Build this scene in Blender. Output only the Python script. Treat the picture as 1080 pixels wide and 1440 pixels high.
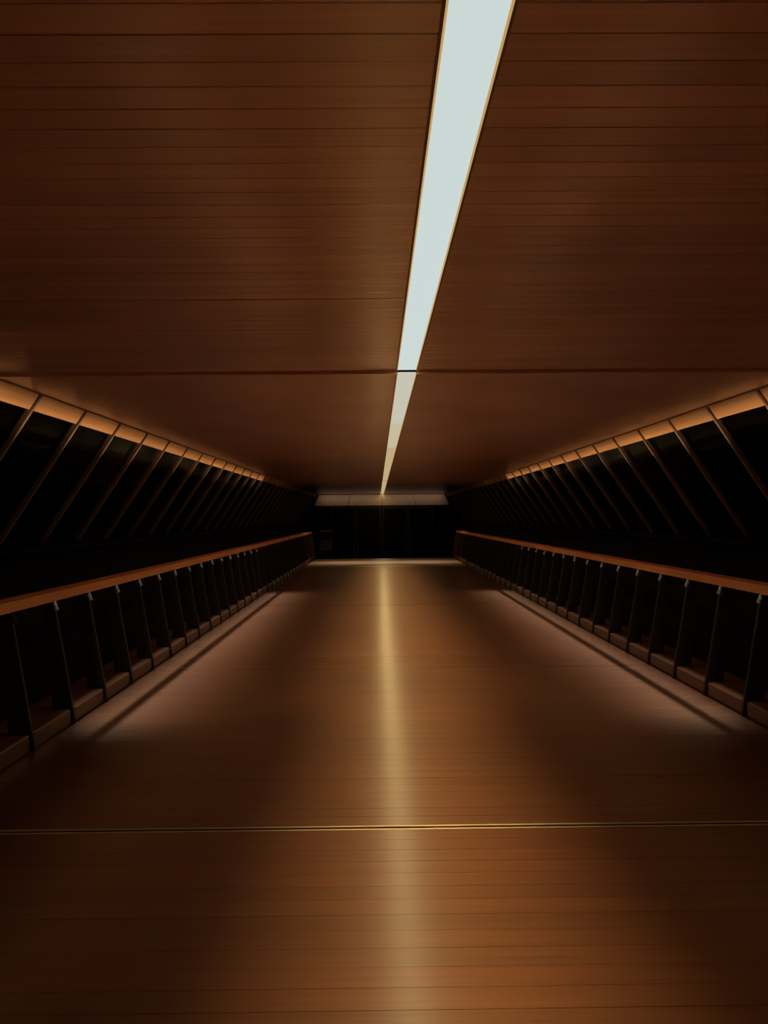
import bpy, bmesh, math, random
from mathutils import Matrix, Vector
random.seed(7)
for o in list(bpy.data.objects):
    bpy.data.objects.remove(o)
SC = bpy.context.scene
COL = SC.collection

# ------------------------------------------------------------------ camera
CX, CZ = -0.21, 1.39                     # camera stands a little left of the axis
cam = bpy.data.cameras.new('camera')
cam.sensor_fit = 'VERTICAL'; cam.sensor_height = 36.0; cam.lens = 26.0
cam.clip_start = 0.02
camo = bpy.data.objects.new('camera', cam); COL.objects.link(camo)
camo.matrix_world = (Matrix.Translation((CX, 0, CZ)) @ Matrix.Rotation(math.radians(-0.50), 4, 'Z')
                     @ Matrix.Rotation(math.radians(90.33), 4, 'X') @ Matrix.Rotation(math.radians(-0.50), 4, 'Z'))
SC.camera = camo

# ------------------------------------------------------------------ world, exposure
w = bpy.data.worlds.new('night'); SC.world = w; w.use_nodes = True
w.node_tree.nodes['Background'].inputs['Color'].default_value = (0.010, 0.006, 0.005, 1)
w.node_tree.nodes['Background'].inputs['Strength'].default_value = 0.02
SC.view_settings.view_transform = 'Standard'; SC.view_settings.look = 'None'
SC.view_settings.exposure = 0.0; SC.view_settings.gamma = 1.0
SC.view_settings.use_curve_mapping = False

# ------------------------------------------------------------------ layout (metres, +Y runs down the bridge)
ZC1, ZC2 = 2.49, 2.463                  # ceiling, near section and the slightly lower far section
YJ = 5.58                               # ceiling joint
YF = 3.31                               # metal expansion joint in the floor
FX = 2.26                               # half width of the floor
CEX = 3.08                              # half width of the ceiling
KX, KZ = 4.00, 1.10                     # knee of the glazed wall
SX, SW = 0.02, 0.148                    # light strip
Y0 = -2.5                               # bridge starts behind the camera
YE = 36.0                               # end wall
YL0, YL1 = 20.4, 24.4                   # pale landing at the end of the deck
WARM = (1.0, 0.75, 0.29)

def area(name, loc, sx, sy, radiance, color, rot=(0, 0, 0), spread=180.0, parent=None):
    l = bpy.data.lights.new(name, 'AREA'); l.shape = 'RECTANGLE'; l.size = sx; l.size_y = sy
    l.energy = radiance * math.pi * sx * sy; l.color = color; l.spread = math.radians(spread)
    o = bpy.data.objects.new(name, l); COL.objects.link(o); o.location = loc; o.rotation_euler = rot
    if parent: o.parent = parent
    return o
L_STRIP, L_BEAM = 3.6, 13.4            # broad glow of the lens, and its narrower downward beam
area('strip_lamp', (SX, (Y0 + YJ) / 2, ZC1 - 0.004), SW - 0.02, YJ - Y0, L_STRIP, WARM)
area('strip_lamp', (SX, (YJ + YE) / 2, ZC2 - 0.004), SW - 0.02, YE - YJ - 0.1, L_STRIP, WARM)
area('strip_beam', (SX, (Y0 + YJ) / 2, ZC1 - 0.005), SW - 0.02, YJ - Y0, L_BEAM, WARM, spread=38.0)
area('strip_beam', (SX, (YJ + YL0) / 2, ZC2 - 0.005), SW - 0.02, YL0 - YJ, L_BEAM * 1.5, WARM, spread=50.0)
for s in (-1, 1):
    # linear lamp under each handrail, washing the floor edge
    area('rail_lamp_and_fill', (s * 2.42, 9.3, 0.885), 0.002, 8.6, 620.0, (0.95, 1.0, 0.90),
         (0, s * math.radians(28), 0), 50.0)
    area('rail_lamp_and_fill', (s * 2.40, 9.3, 0.848), 0.003, 8.8, 190.0, (1.0, 0.84, 0.55), (0, s * math.radians(48), 0), 76.0)  # added fill lamp, brightening the deck between edge and middle
    # linear lamp on the outer side of each handrail, washing the upper wall
    area('wall_lamp', (s * 2.50, 11.0, 0.90), 0.012, 16.5, 33.0, (1.0, 0.70, 0.42),
         (0, math.radians(180) + s * math.radians(28.6), 0), 16.0)
area('lintel_lamp', (0, YE - 0.7, ZC2 - 0.02), 6.0, 0.03, 4.6, (1.0, 0.75, 0.52),
     (math.radians(62), 0, 0), 110.0)

area('landing_lamp', (0, 22.3, ZC2 - 0.004), 4.2, 0.03, 52.0, (1.0, 0.70, 0.46), (0, 0, 0), 58.0)

# ------------------------------------------------------------------ materials
def nm(name):
    m = bpy.data.materials.new(name); m.use_nodes = True
    nt = m.node_tree; b = nt.nodes['Principled BSDF']
    return m, nt, b
def wood(name, c1, c2, rough=0.4, coat=0.0, coat_rough=0.15, coat_ior=1.5, spec=0.5, axis='X', scale=1.0, vary=0.25,
         bump=0.15, stripes=0.0, tint=None):
    m, nt, b = nm(name); N = nt.nodes; K = nt.links.new
    tc = N.new('ShaderNodeTexCoord'); mp = N.new('ShaderNodeMapping')
    oi = N.new('ShaderNodeObjectInfo')
    add = N.new('ShaderNodeVectorMath'); add.operation = 'ADD'
    geo = N.new('ShaderNodeNewGeometry')
    K(geo.outputs['Position'], add.inputs[0])
    sc = N.new('ShaderNodeVectorMath'); sc.operation = 'SCALE'; sc.inputs['Scale'].default_value = 31.0
    cx = N.new('ShaderNodeCombineXYZ'); K(oi.outputs['Random'], cx.inputs[0]); K(oi.outputs['Random'], cx.inputs[2])
    K(cx.outputs[0], sc.inputs[0]); K(sc.outputs[0], add.inputs[1]); K(add.outputs[0], mp.inputs['Vector'])
    s = {'X': (0.9, 42, 42), 'Y': (42, 0.9, 42)}[axis]
    mp.inputs['Scale'].default_value = [v * scale for v in s]
    n1 = N.new('ShaderNodeTexNoise'); n1.inputs['Scale'].default_value = 1.0; n1.inputs['Detail'].default_value = 5
    n1.inputs['Roughness'].default_value = 0.6
    K(mp.outputs[0], n1.inputs['Vector'])
    n2 = N.new('ShaderNodeTexNoise'); n2.inputs['Scale'].default_value = 0.9; n2.inputs['Detail'].default_value = 3
    K(geo.outputs['Position'], n2.inputs['Vector'])
    ramp = N.new('ShaderNodeValToRGB')
    ramp.color_ramp.elements[0].position = 0.32; ramp.color_ramp.elements[1].position = 0.68
    ramp.color_ramp.elements[0].color = (*c1, 1); ramp.color_ramp.elements[1].color = (*c2, 1)
    K(n1.outputs['Fac'], ramp.inputs[0])
    # board to board and patch to patch variation of the timber itself
    mr = N.new('ShaderNodeMapRange'); mr.inputs['To Min'].default_value = 1 - vary; mr.inputs['To Max'].default_value = 1 + vary
    K(oi.outputs['Random'], mr.inputs['Value'])
    mr2 = N.new('ShaderNodeMapRange'); mr2.inputs['From Min'].default_value = 0.3; mr2.inputs['From Max'].default_value = 0.7
    mr2.inputs['To Min'].default_value = 0.85; mr2.inputs['To Max'].default_value = 1.15
    K(n2.outputs['Fac'], mr2.inputs['Value'])
    mu = N.new('ShaderNodeMath'); mu.operation = 'MULTIPLY'
    K(mr.outputs[0], mu.inputs[0]); K(mr2.outputs[0], mu.inputs[1])
    vm = N.new('ShaderNodeVectorMath'); vm.operation = 'SCALE'
    K(ramp.outputs[0], vm.inputs[0]); K(mu.outputs[0], vm.inputs['Scale'])
    K(vm.outputs[0], b.inputs['Base Color'])
    rr = N.new('ShaderNodeMapRange'); rr.inputs['To Min'].default_value = rough - 0.06; rr.inputs['To Max'].default_value = rough + 0.06
    K(n1.outputs['Fac'], rr.inputs['Value']); K(rr.outputs[0], b.inputs['Roughness'])
    b.inputs['Coat Weight'].default_value = coat; b.inputs['Coat IOR'].default_value = coat_ior; b.inputs['Coat Roughness'].default_value = coat_rough
    b.inputs['Specular IOR Level'].default_value = spec
    if tint: b.inputs['Specular Tint'].default_value = (*tint, 1)
    if bump:
        bp = N.new('ShaderNodeBump'); bp.inputs['Strength'].default_value = bump; bp.inputs['Distance'].default_value = 0.002
        K(n1.outputs['Fac'], bp.inputs['Height']); K(bp.outputs[0], b.inputs['Normal'])
    return m
def plain(name, col, rough=0.5, metal=0.0, spec=0.5, noise=0.15):
    m, nt, b = nm(name); N = nt.nodes; K = nt.links.new
    n = N.new('ShaderNodeTexNoise'); n.inputs['Scale'].default_value = 6; n.inputs['Detail'].default_value = 4
    g = N.new('ShaderNodeNewGeometry'); K(g.outputs['Position'], n.inputs['Vector'])
    r = N.new('ShaderNodeValToRGB')
    r.color_ramp.elements[0].color = (*[c * (1 - noise) for c in col], 1)
    r.color_ramp.elements[1].color = (*[min(1, c * (1 + noise)) for c in col], 1)
    K(n.outputs['Fac'], r.inputs[0]); K(r.outputs[0], b.inputs['Base Color'])
    b.inputs['Roughness'].default_value = rough; b.inputs['Metallic'].default_value = metal
    b.inputs['Specular IOR Level'].default_value = spec
    return m
def emit(name, col, strength):
    m, nt, b = nm(name)
    b.inputs['Base Color'].default_value = (0.02, 0.02, 0.02, 1); b.inputs['Roughness'].default_value = 0.6
    b.inputs['Specular IOR Level'].default_value = 0.1
    b.inputs['Emission Color'].default_value = (*col, 1); b.inputs['Emission Strength'].default_value = strength
    return m
def glass(name):
    m = bpy.data.materials.new(name); m.use_nodes = True; nt = m.node_tree
    nt.nodes.remove(nt.nodes['Principled BSDF'])
    t = nt.nodes.new('ShaderNodeBsdfTransparent'); t.inputs[0].default_value = (0.75, 0.76, 0.76, 1)
    g = nt.nodes.new('ShaderNodeBsdfGlossy'); g.inputs['Roughness'].default_value = 0.06
    g.inputs['Color'].default_value = (0.9, 0.9, 0.9, 1)
    fr = nt.nodes.new('ShaderNodeFresnel'); fr.inputs['IOR'].default_value = 1.05
    mx = nt.nodes.new('ShaderNodeMixShader')
    nt.links.new(fr.outputs[0], mx.inputs[0]); nt.links.new(t.outputs[0], mx.inputs[1]); nt.links.new(g.outputs[0], mx.inputs[2])
    nt.links.new(mx.outputs[0], nt.nodes['Material Output'].inputs[0])
    return m
M = dict(
    floor=wood('floor_timber', (0.058, 0.0135, 0.0048), (0.100, 0.027, 0.0100), rough=0.52, coat=1.0, coat_rough=0.235, coat_ior=2.0, spec=0.85, vary=0.14, tint=(1, .66, .38)),
    ceil=wood('ceiling_timber', (0.50, 0.20, 0.12), (0.62, 0.265, 0.16), rough=0.45, coat=1.0, coat_rough=0.22, coat_ior=2.0, vary=0.10),
    band=wood('band_timber', (0.40, 0.19, 0.075), (0.50, 0.26, 0.11), rough=0.5, axis='Y', vary=0.08),
    rail=wood('rail_timber', (0.68, 0.25, 0.09), (0.80, 0.33, 0.12), rough=0.42, axis='Y', vary=0.05),
    kerb=wood('kerb_timber', (0.080, 0.026, 0.010), (0.125, 0.042, 0.017), rough=0.45, axis='Y', vary=0.15),
    landing=plain('landing_stone', (0.36, 0.27, 0.19), rough=0.30),
    lintel=plain('lintel_panel', (0.46, 0.32, 0.23), rough=0.5),
    fin=plain('fin_bronze', (0.20, 0.13, 0.09), rough=0.42, metal=0.2),
    post=plain('post_steel', (0.035, 0.024, 0.019), rough=0.42, metal=0.4),
    dark=plain('dark_cladding', (0.004, 0.003, 0.0027), rough=0.8, spec=0.08),
    void=plain('joint_gap', (0.006, 0.004, 0.003), rough=0.9, spec=0.05),
    brass=plain('joint_brass', (0.50, 0.36, 0.24), rough=0.5, metal=0.35),
    steel=plain('bracket_steel', (0.13, 0.09, 0.065), rough=0.45, metal=0.8),
    frame=plain('strip_frame', (0.20, 0.11, 0.05), rough=0.5),
    glass=glass('night_glass'),
    dglass=plain('door_glass', (0.004, 0.004, 0.004), rough=0.2, spec=0.15),
    lens=emit('lens_white', (0.595, 0.690, 0.672), 1.0),
    lens_far=emit('lens_far_bloom', (0.62, 0.60, 0.50), 0.9),  # further lenses warm and dim in steps: bloom put into their colour
    lens_mid=emit('lens_mid_bloom', (0.61, 0.54, 0.38), 0.9),
    lens_end=emit('lens_end_bloom', (0.58, 0.45, 0.24), 0.88),
    edge_bloom=emit('edge_bloom_glow', (0.60, 0.36, 0.12), 0.9),  # warm bloom of the strip, put into an emissive colour
)

# ------------------------------------------------------------------ builders
def mesh(name, verts, faces, mat):
    me = bpy.data.meshes.new(name); me.from_pydata(verts, [], faces); me.materials.append(mat); me.update()
    bm = bmesh.new(); bm.from_mesh(me); bmesh.ops.recalc_face_normals(bm, faces=bm.faces); bm.to_mesh(me); bm.free()
    return me
def box_mesh(name, a, b, mat, bev=0.0):
    bm = bmesh.new()
    vs = [bm.verts.new((x, y, z)) for x in (a[0], b[0]) for y in (a[1], b[1]) for z in (a[2], b[2])]
    for f in ((0, 1, 3, 2), (4, 6, 7, 5), (0, 4, 5, 1), (2, 3, 7, 6), (0, 2, 6, 4), (1, 5, 7, 3)):
        bm.faces.new([vs[i] for i in f])
    bmesh.ops.recalc_face_normals(bm, faces=bm.faces)
    if bev: bmesh.ops.bevel(bm, geom=list(bm.edges), offset=bev, segments=1, affect='EDGES')
    me = bpy.data.meshes.new(name); bm.to_mesh(me); bm.free(); me.materials.append(mat)
    return me
def prism_mesh(name, poly, y0, y1, mat, bev=0.0):
    """section polygon in XZ, extruded along Y"""
    bm = bmesh.new()
    A = [bm.verts.new((x, y0, z)) for x, z in poly]; B = [bm.verts.new((x, y1, z)) for x, z in poly]
    n = len(poly)
    bm.faces.new(A); bm.faces.new(B[::-1])
    for i in range(n): bm.faces.new([A[i], B[i], B[(i + 1) % n], A[(i + 1) % n]])
    bmesh.ops.recalc_face_normals(bm, faces=bm.faces)
    if bev: bmesh.ops.bevel(bm, geom=list(bm.edges), offset=bev, segments=2, affect='EDGES')
    me = bpy.data.meshes.new(name); bm.to_mesh(me); bm.free(); me.materials.append(mat)
    return me
def disc_mesh(name, r, h, n, mat):
    """short domed stud along local +Z"""
    vs = [(r * math.cos(2 * math.pi * i / n), r * math.sin(2 * math.pi * i / n), 0) for i in range(n)]
    vs += [(.75 * x, .75 * y, h) for x, y, z in vs]
    fs = [tuple(range(n))[::-1], tuple(range(n, 2 * n))] + [(i, (i + 1) % n, n + (i + 1) % n, n + i) for i in range(n)]
    return mesh(name, vs, fs, mat)
def put(name, me, parent=None, loc=(0, 0, 0), rot=None, label=None, cat=None, group=None, kind=None):
    o = bpy.data.objects.new(name, me); COL.objects.link(o); o.location = loc
    if rot: o.rotation_euler = rot
    if parent: o.parent = parent
    if label: o['label'] = label
    if cat: o['category'] = cat
    if group: o['group'] = group
    if kind: o['kind'] = kind
    return o

# ------------------------------------------------------------------ floor
flo = put('floor', box_mesh('floor', (-FX - 0.5, Y0, -0.20), (FX + 0.5, YL1, -0.026), M['void']),
          label='dark reddish timber deck of crosswise boards with a glossy streak down the middle', cat='floor', kind='structure')
P = 0.100
bme = box_mesh('board', (-FX, -P / 2 + 0.0006, -0.025), (FX, P / 2 - 0.0006, 0.0), M['floor'])
y = YF - 0.022
yy = []
k = 0
while y - P > 0.9: yy.append(y - P / 2); y -= P
y = YF + 0.022
while y + P < 7.4: yy.append(y + P / 2); y += P
for c in yy:
    put('board', bme, flo, (0, c, random.uniform(-0.0003, 0.0003)), (random.uniform(-.0015, .0015), 0, 0))
ys = y
# deck behind the camera and beyond the boards one can tell apart
put('deck_panel', box_mesh('deck_panel', (-FX, Y0, -0.025), (FX, min(yy) - P / 2 - 0.001, 0), M['floor']), flo)
put('deck_panel', box_mesh('deck_panel', (-FX, ys + 0.001, -0.025), (FX, 11.60, 0), M['floor']), flo)
put('deck_panel', box_mesh('deck_panel', (-FX, 11.63, -0.025), (FX, YL0 - 0.01, 0), M['floor']), flo)
put('landing_slab', box_mesh('landing_slab', (-FX, YL0, -0.025), (FX, YL1, 0.0), M['landing'], 0.002), flo, label='pale slab ending the deck')
# expansion joint: two raised brass lips with a dark channel between
ex = put('expansion_joint', box_mesh('expansion_joint', (-FX, YF - 0.020, -0.02), (FX, YF + 0.020, -0.004), M['void']), flo, label='thin metal joint across the deck')
for dy in (-0.016, 0.016):
    put('metal_lip', box_mesh('metal_lip', (-FX, YF + dy - 0.005, -0.018), (FX, YF + dy + 0.005, 0.0012), M['brass'], 0.0008), ex)

# steps down behind the landing, and the lower floor
for k in range(8):
    z = -0.16 * (k + 1)
    put('step', box_mesh('step', (-FX, YL1 + 0.3 * k + 0.002, z - 0.3), (FX, YL1 + 0.3 * (k + 1), z), M['dark'], 0.004), flo)
put('lower_floor', box_mesh('lower_floor', (-FX - 0.5, YL1 + 2.402, -1.8), (FX + 0.5, YE, -1.44), M['dark']), flo)

# ------------------------------------------------------------------ ceiling
SL, SR = SX - SW / 2 - 0.007, SX + SW / 2 + 0.007
cei = put('ceiling', box_mesh('ceiling', (-CEX, Y0, ZC1 + 0.026), (CEX, YE, ZC1 + 0.20), M['void']),
          label='brown timber ceiling of crosswise slats split by a bright light strip', cat='ceiling', kind='structure')
PC = 0.1025
cl = box_mesh('slat', (-CEX, -PC / 2 + 0.0014, ZC1), (SL, PC / 2 - 0.0014, ZC1 + 0.025), M['ceil'], 0.0015)
cr = box_mesh('slat', (SR, -PC / 2 + 0.0014, ZC1), (CEX, PC / 2 - 0.0014, ZC1 + 0.025), M['ceil'], 0.0015)
y = YJ - 0.004
while y - PC > 0.9:
    for me in (cl, cr):
        sag = 0.004 if (me is cl and abs(y - 3.80) < 0.052) else 0.0        # one slat on the left has dropped a little
        put('slat', me, cei, (0, y - PC / 2, random.uniform(-.0004, .0004) - sag))
    y -= PC
for a, b in ((-CEX, SL), (SR, CEX)):
    put('ceiling_panel', box_mesh('ceiling_panel', (a, Y0, ZC1), (b, y - 0.002, ZC1 + 0.025), M['ceil']), cei)
    for y0, y1 in ((YJ + 0.006, 13.6), (13.61, 24.4), (24.41, YE)):
        put('ceiling_panel', box_mesh('ceiling_panel', (a, y0, ZC2), (b, y1, ZC1 + 0.024), M['ceil'], 0.002), cei)

# slots in the ceiling that hold the cross lamps over the landing and before the lintel
for yv, hx in ((22.3, 2.15), (YE - 0.7, 3.0)):
    for dy in (-0.026, 0.026):
        put('lamp_slot', box_mesh('lamp_slot', (-hx, yv + dy - 0.008, ZC2 - 0.006), (hx, yv + dy + 0.008, ZC2 - 0.0005), M['frame'], 0.001), cei)
# ceiling light strip
ls = put('ceiling_light', None, None, (SX, 0, ZC1), label='long white light strip set into the middle of the timber ceiling', cat='ceiling light')
def strip(y0, y1, zc, mat, edge):
    h = SW / 2; e = 0.006
    d = zc - ZC1
    p = put('diffuser', box_mesh('diffuser', (-h + e, y0, d + 0.004), (h - e, y1, d + 0.016), mat), ls)
    for s in (-1, 1):
        x0, x1 = sorted((s * (h - e), s * h))
        put('bloom_edge', box_mesh('bloom_edge', (x0, y0, d + 0.0), (x1, y1, d + 0.012), edge), p)  # emissive only to draw the bloom beside the strip
        x0, x1 = sorted((s * h, s * (h + 0.007)))
        put('frame', box_mesh('frame', (x0, y0, d - 0.002), (x1, y1, d + 0.018), M['frame']), p)
strip(Y0, YJ - 0.004, ZC1, M['lens'], M['edge_bloom'])
ya = YJ + 0.008
for yb, mt in ((8.6, M['lens_far']), (11.6, M['lens_mid']), (16.0, M['lens_end']), (24.0, M['lens_end']), (YE - 0.05, M['lens_end'])):
    strip(ya, yb - 0.008, ZC2, mt, M['edge_bloom']); ya = yb + 0.008

# ------------------------------------------------------------------ glazed side walls
LEN = math.hypot(KX - CEX, ZC1 - KZ)
NX, NZ = (ZC1 - KZ) / LEN, (KX - CEX) / LEN            # outward normal of the upper wall
def wp(s, t, off):                                      # t = metres below the ceiling, off = metres outward
    x = CEX + (KX - CEX) * t / (ZC1 - KZ)
    return (s * (x + NX * off), ZC1 - t + NZ * off)
FY, FS = 6.42, 0.990
fin_ys = [FY + FS * k for k in range(-9, 30)]
fin_ys = [v for v in fin_ys if v < YE - 0.2]
for side, s in (('left', -1), ('right', 1)):
    wl = put('wall_' + side, prism_mesh('wall_' + side, [(s * KX, KZ), (s * (KX + 0.12), KZ), (s * (FX + 0.56), -0.12), (s * (FX + 0.44), -0.12)], Y0, YE, M['dark']),
             label='dark glazed wall of slanting fins under a tan timber band, on the %s' % side, cat='wall', kind='structure')
    ld = put('ledge', prism_mesh('ledge', [(s * 3.72, KZ - 0.05), (s * 3.72, KZ - 0.012), (s * (KX + 0.10), KZ - 0.012), (s * (KX + 0.10), KZ - 0.05)], Y0, YE, M['dark']), wl)
    T = 0.165
    fm = prism_mesh('fin', [wp(s, 0.004, 0), wp(s, 1.385, 0), wp(s, 1.385, 0.055), wp(s, 0.004, 0.055)], -0.018, 0.018, M['fin'], 0.003)
    bm_ = prism_mesh('band_panel', [wp(s, 0.0, 0.020), wp(s, T, 0.020), wp(s, T, 0.055), wp(s, 0.0, 0.055)], 0.019, FS - 0.019, M['band'], 0.002)
    gm = prism_mesh('pane', [wp(s, T + 0.004, 0.040), wp(s, 1.38, 0.040), wp(s, 1.38, 0.052), wp(s, T + 0.004, 0.052)], 0.019, FS - 0.019, M['glass'])
    stud = disc_mesh('stud', 0.011, 0.006, 10, M['steel'])
    for yv in fin_ys:
        f = put('fin', fm, wl, (0, yv, 0))
        x, z = wp(s, 0.78, 0.0)
        put('stud', stud, f, (x, 0, z), (0, math.atan2(-NX * s, -NZ), 0))
        put('band_panel', bm_, wl, (0, yv, 0))
        put('pane', gm, wl, (0, yv, 0))
    # narrow lip added to cut the band's reflection in the ceiling
    put('reflection_lip', prism_mesh('reflection_lip', [(s * (CEX - 0.012), ZC1 - 0.007), (s * (CEX + 0.004), ZC1 - 0.007), (s * (CEX + 0.003), ZC1 - 0.0005), (s * (CEX - 0.012), ZC1 - 0.0005)], Y0, YJ, M['frame']), wl)
    put('reflection_lip', prism_mesh('reflection_lip', [(s * (CEX - 0.012), ZC2 - 0.006), (s * (CEX + 0.016), ZC2 - 0.006), (s * (CEX + 0.014), ZC2 - 0.0005), (s * (CEX - 0.012), ZC2 - 0.0005)], YJ + 0.01, YE - 0.2, M['frame']), wl)
    # outer roof edge closing the wall above the ceiling line
    put('eave', prism_mesh('eave', [wp(s, -0.001, 0.08), wp(s, -0.001, 0.2), (s * CEX, ZC1 + 0.2), (s * CEX, ZC1 + 0.03)], Y0, YE, M['dark']), wl)

# ------------------------------------------------------------------ kerbs and balustrades
PY, PS = 5.06, 0.594
post_ys = [PY + PS * k for k in range(-6, 33)]
post_ys = [v for v in post_ys if v < YL1 - 0.35]
for side, s in (('left', -1), ('right', 1)):
    kb = put('baseboard_' + side, box_mesh('baseboard_' + side, *[tuple(v) for v in ((min(s * (FX + .003), s * (FX + .46)), Y0, -0.0255), (max(s * (FX + .003), s * (FX + .46)), YL1, -0.001))], M['floor']),
             label='low timber kerb of blocks between the posts along the %s deck edge' % side, cat='kerb', kind='structure')
    xa, xb = sorted((s * (FX + 0.035), s * (FX + 0.36)))
    km = box_mesh('kerb_block', (xa, 0.03, 0.0), (xb, PS - 0.03, 0.105), M['kerb'], 0.010)
    for yv in post_ys:
        put('kerb_block', km, kb, (0, yv, 0))

    ba = put('balustrade', None, None, (s * (FX + 0.03), PY, 0.0),
             label='dark steel balustrade with a reddish timber handrail on the %s of the deck' % side, cat='railing', group='balustrades along the deck')
    ox, oy = s * (FX + 0.03), PY
    def B(x, y, z): return (x - ox, y - oy, z)
    yb0, yb1 = Y0, YL1 - 0.25
    # handrail: hollow plank, open underneath, with a lamp inside and an added blade casting a dark stripe on the deck
    xi, xo = 2.355, 2.485
    hr = put('handrail', prism_mesh('handrail', [(s * x, z) for x, z in ((xi, 0.845), (xi, 0.908), (xo, 0.908), (xo, 0.845),
             (xo - 0.012, 0.845), (xo - 0.012, 0.896), (xi + 0.012, 0.896), (xi + 0.012, 0.845))], yb0 - oy, yb1 - oy, M['rail'], 0.003), ba, (-ox, 0, 0))
    put('lamp_channel', prism_mesh('lamp_channel', [(s * 2.412, 0.8862), (s * 2.412, 0.8955), (s * 2.428, 0.8955), (s * 2.428, 0.8862)], yb0 - oy, yb1 - oy, M['post']), hr)
    a = math.radians(24.3); bx_, bz_ = 2.42 - 0.042 * math.sin(a), 0.885 - 0.042 * math.cos(a)
    put('shadow_blade', prism_mesh('shadow_blade', [(s * (bx_ - .002), bz_), (s * bx_, bz_ + .0015), (s * (bx_ + .002), bz_), (s * bx_, bz_ - .0015)], yb0 - oy, yb1 - oy, M['void']), hr)
    put('lamp_channel', prism_mesh('lamp_channel', [(s * 2.4862, 0.872), (s * 2.4862, 0.893), (s * 2.51, 0.893), (s * 2.51, 0.872)], yb0 - oy, yb1 - oy, M['post']), hr)
    # posts: flat blades leaning outward, tapering towards the rail
    pm = prism_mesh('post', [(s * -0.018, 0.0), (s * 0.13, 0.0), (s * 0.20, 0.83), (s * 0.125, 0.83)], -0.014, 0.014, M['post'], 0.003)
    br = prism_mesh('bracket', [(s * 0.085, 0.775), (s * 0.135, 0.755), (s * 0.16, 0.844), (s * 0.115, 0.844)], -0.020, -0.0125, M['steel'], 0.002)
    bo = disc_mesh('bolt', 0.009, 0.006, 8, M['steel'])
    for yv in post_ys:
        p = put('post', pm, ba, (0, yv - oy, 0))
        b_ = put('bracket', br, p)
        put('bolt', bo, b_, (s * 0.125, -0.020, 0.80), (math.radians(90), 0, 0))
    # end post closing the run
    wd = 0.15 if s < 0 else 0.34
    put('end_post', prism_mesh('end_post', [(s * -0.02, 0.0), (s * (wd), 0.0), (s * (wd + 0.07), 0.90), (s * 0.06, 0.90)], YL1 - 0.245 - oy, YL1 - 0.10 - oy, M['kerb'], 0.006), ba)

# ------------------------------------------------------------------ far end
we = put('wall_end', box_mesh('wall_end', (-4.3, YE + 0.02, -1.8), (4.3, YE + 0.25, ZC1 + 0.2), M['dark']),
         label='black end wall closing the far end of the bridge', cat='wall', kind='structure')
trm = put('trim_1', prism_mesh('trim_1', [(-3.05, ZC2 - 0.01), (3.05, ZC2 - 0.01), (3.28, 1.91), (-3.28, 1.91)], YE - 0.16, YE - 0.02, M['dark']),
          label='pale lintel band across the top of the far opening', cat='trim', kind='structure')
for k in range(4):
    f = lambda u, z: (u * (3.05 + (ZC2 - 0.01 - z) * 0.42), z)
    u0, u1 = -1 + k * 0.5 + 0.003, -0.5 + k * 0.5 - 0.003
    put('lintel_panel', prism_mesh('lintel_panel', [f(u0, ZC2 - 0.02), f(u1, ZC2 - 0.02), f(u1, 1.915), f(u0, 1.915)], YE - 0.185, YE - 0.161, M['lintel'], 0.003), trm)
dr = put('door_1', box_mesh('door_1', (-2.6, YE - 0.09, -1.44), (2.6, YE - 0.03, 1.905), M['dark']),
         label='dark glass doors under the pale lintel at the far end', cat='door', kind='structure')
for k in range(4):
    x0 = -2.5 + k * 1.26
    leaf = put('door_leaf', box_mesh('door_leaf', (x0, YE - 0.13, -1.42), (x0 + 1.22, YE - 0.091, 1.88), M['post'], 0.004), dr)
    put('pane', box_mesh('pane', (x0 + 0.09, YE - 0.136, -1.3), (x0 + 1.13, YE - 0.1305, 1.78), M['dglass']), leaf)
    put('handle', box_mesh('handle', (x0 + (1.12 if k % 2 == 0 else 0.07), YE - 0.19, -0.6), (x0 + (1.15 if k % 2 == 0 else 0.10), YE - 0.137, 0.1), M['steel'], 0.004), leaf)
# short guard rail beside the left end post, at the head of the steps
gr = put('guard_rail', None, None, (-2.0, YL1 - 0.12, 0), label='short dark guard rail beside the left end post at the far landing', cat='railing')
put('top_rail', box_mesh('top_rail', (-0.12, -0.03, 0.90), (0.30, 0.03, 0.95), M['kerb'], 0.006), gr)
put('infill_panel', box_mesh('infill_panel', (-0.08, -0.012, 0.28), (0.26, 0.012, 0.62), M['post'], 0.003), gr)
for x in (-0.10, 0.26):
    put('leg', box_mesh('leg', (x, -0.02, 0.0), (x + 0.025, 0.02, 0.90), M['post'], 0.003), gr)
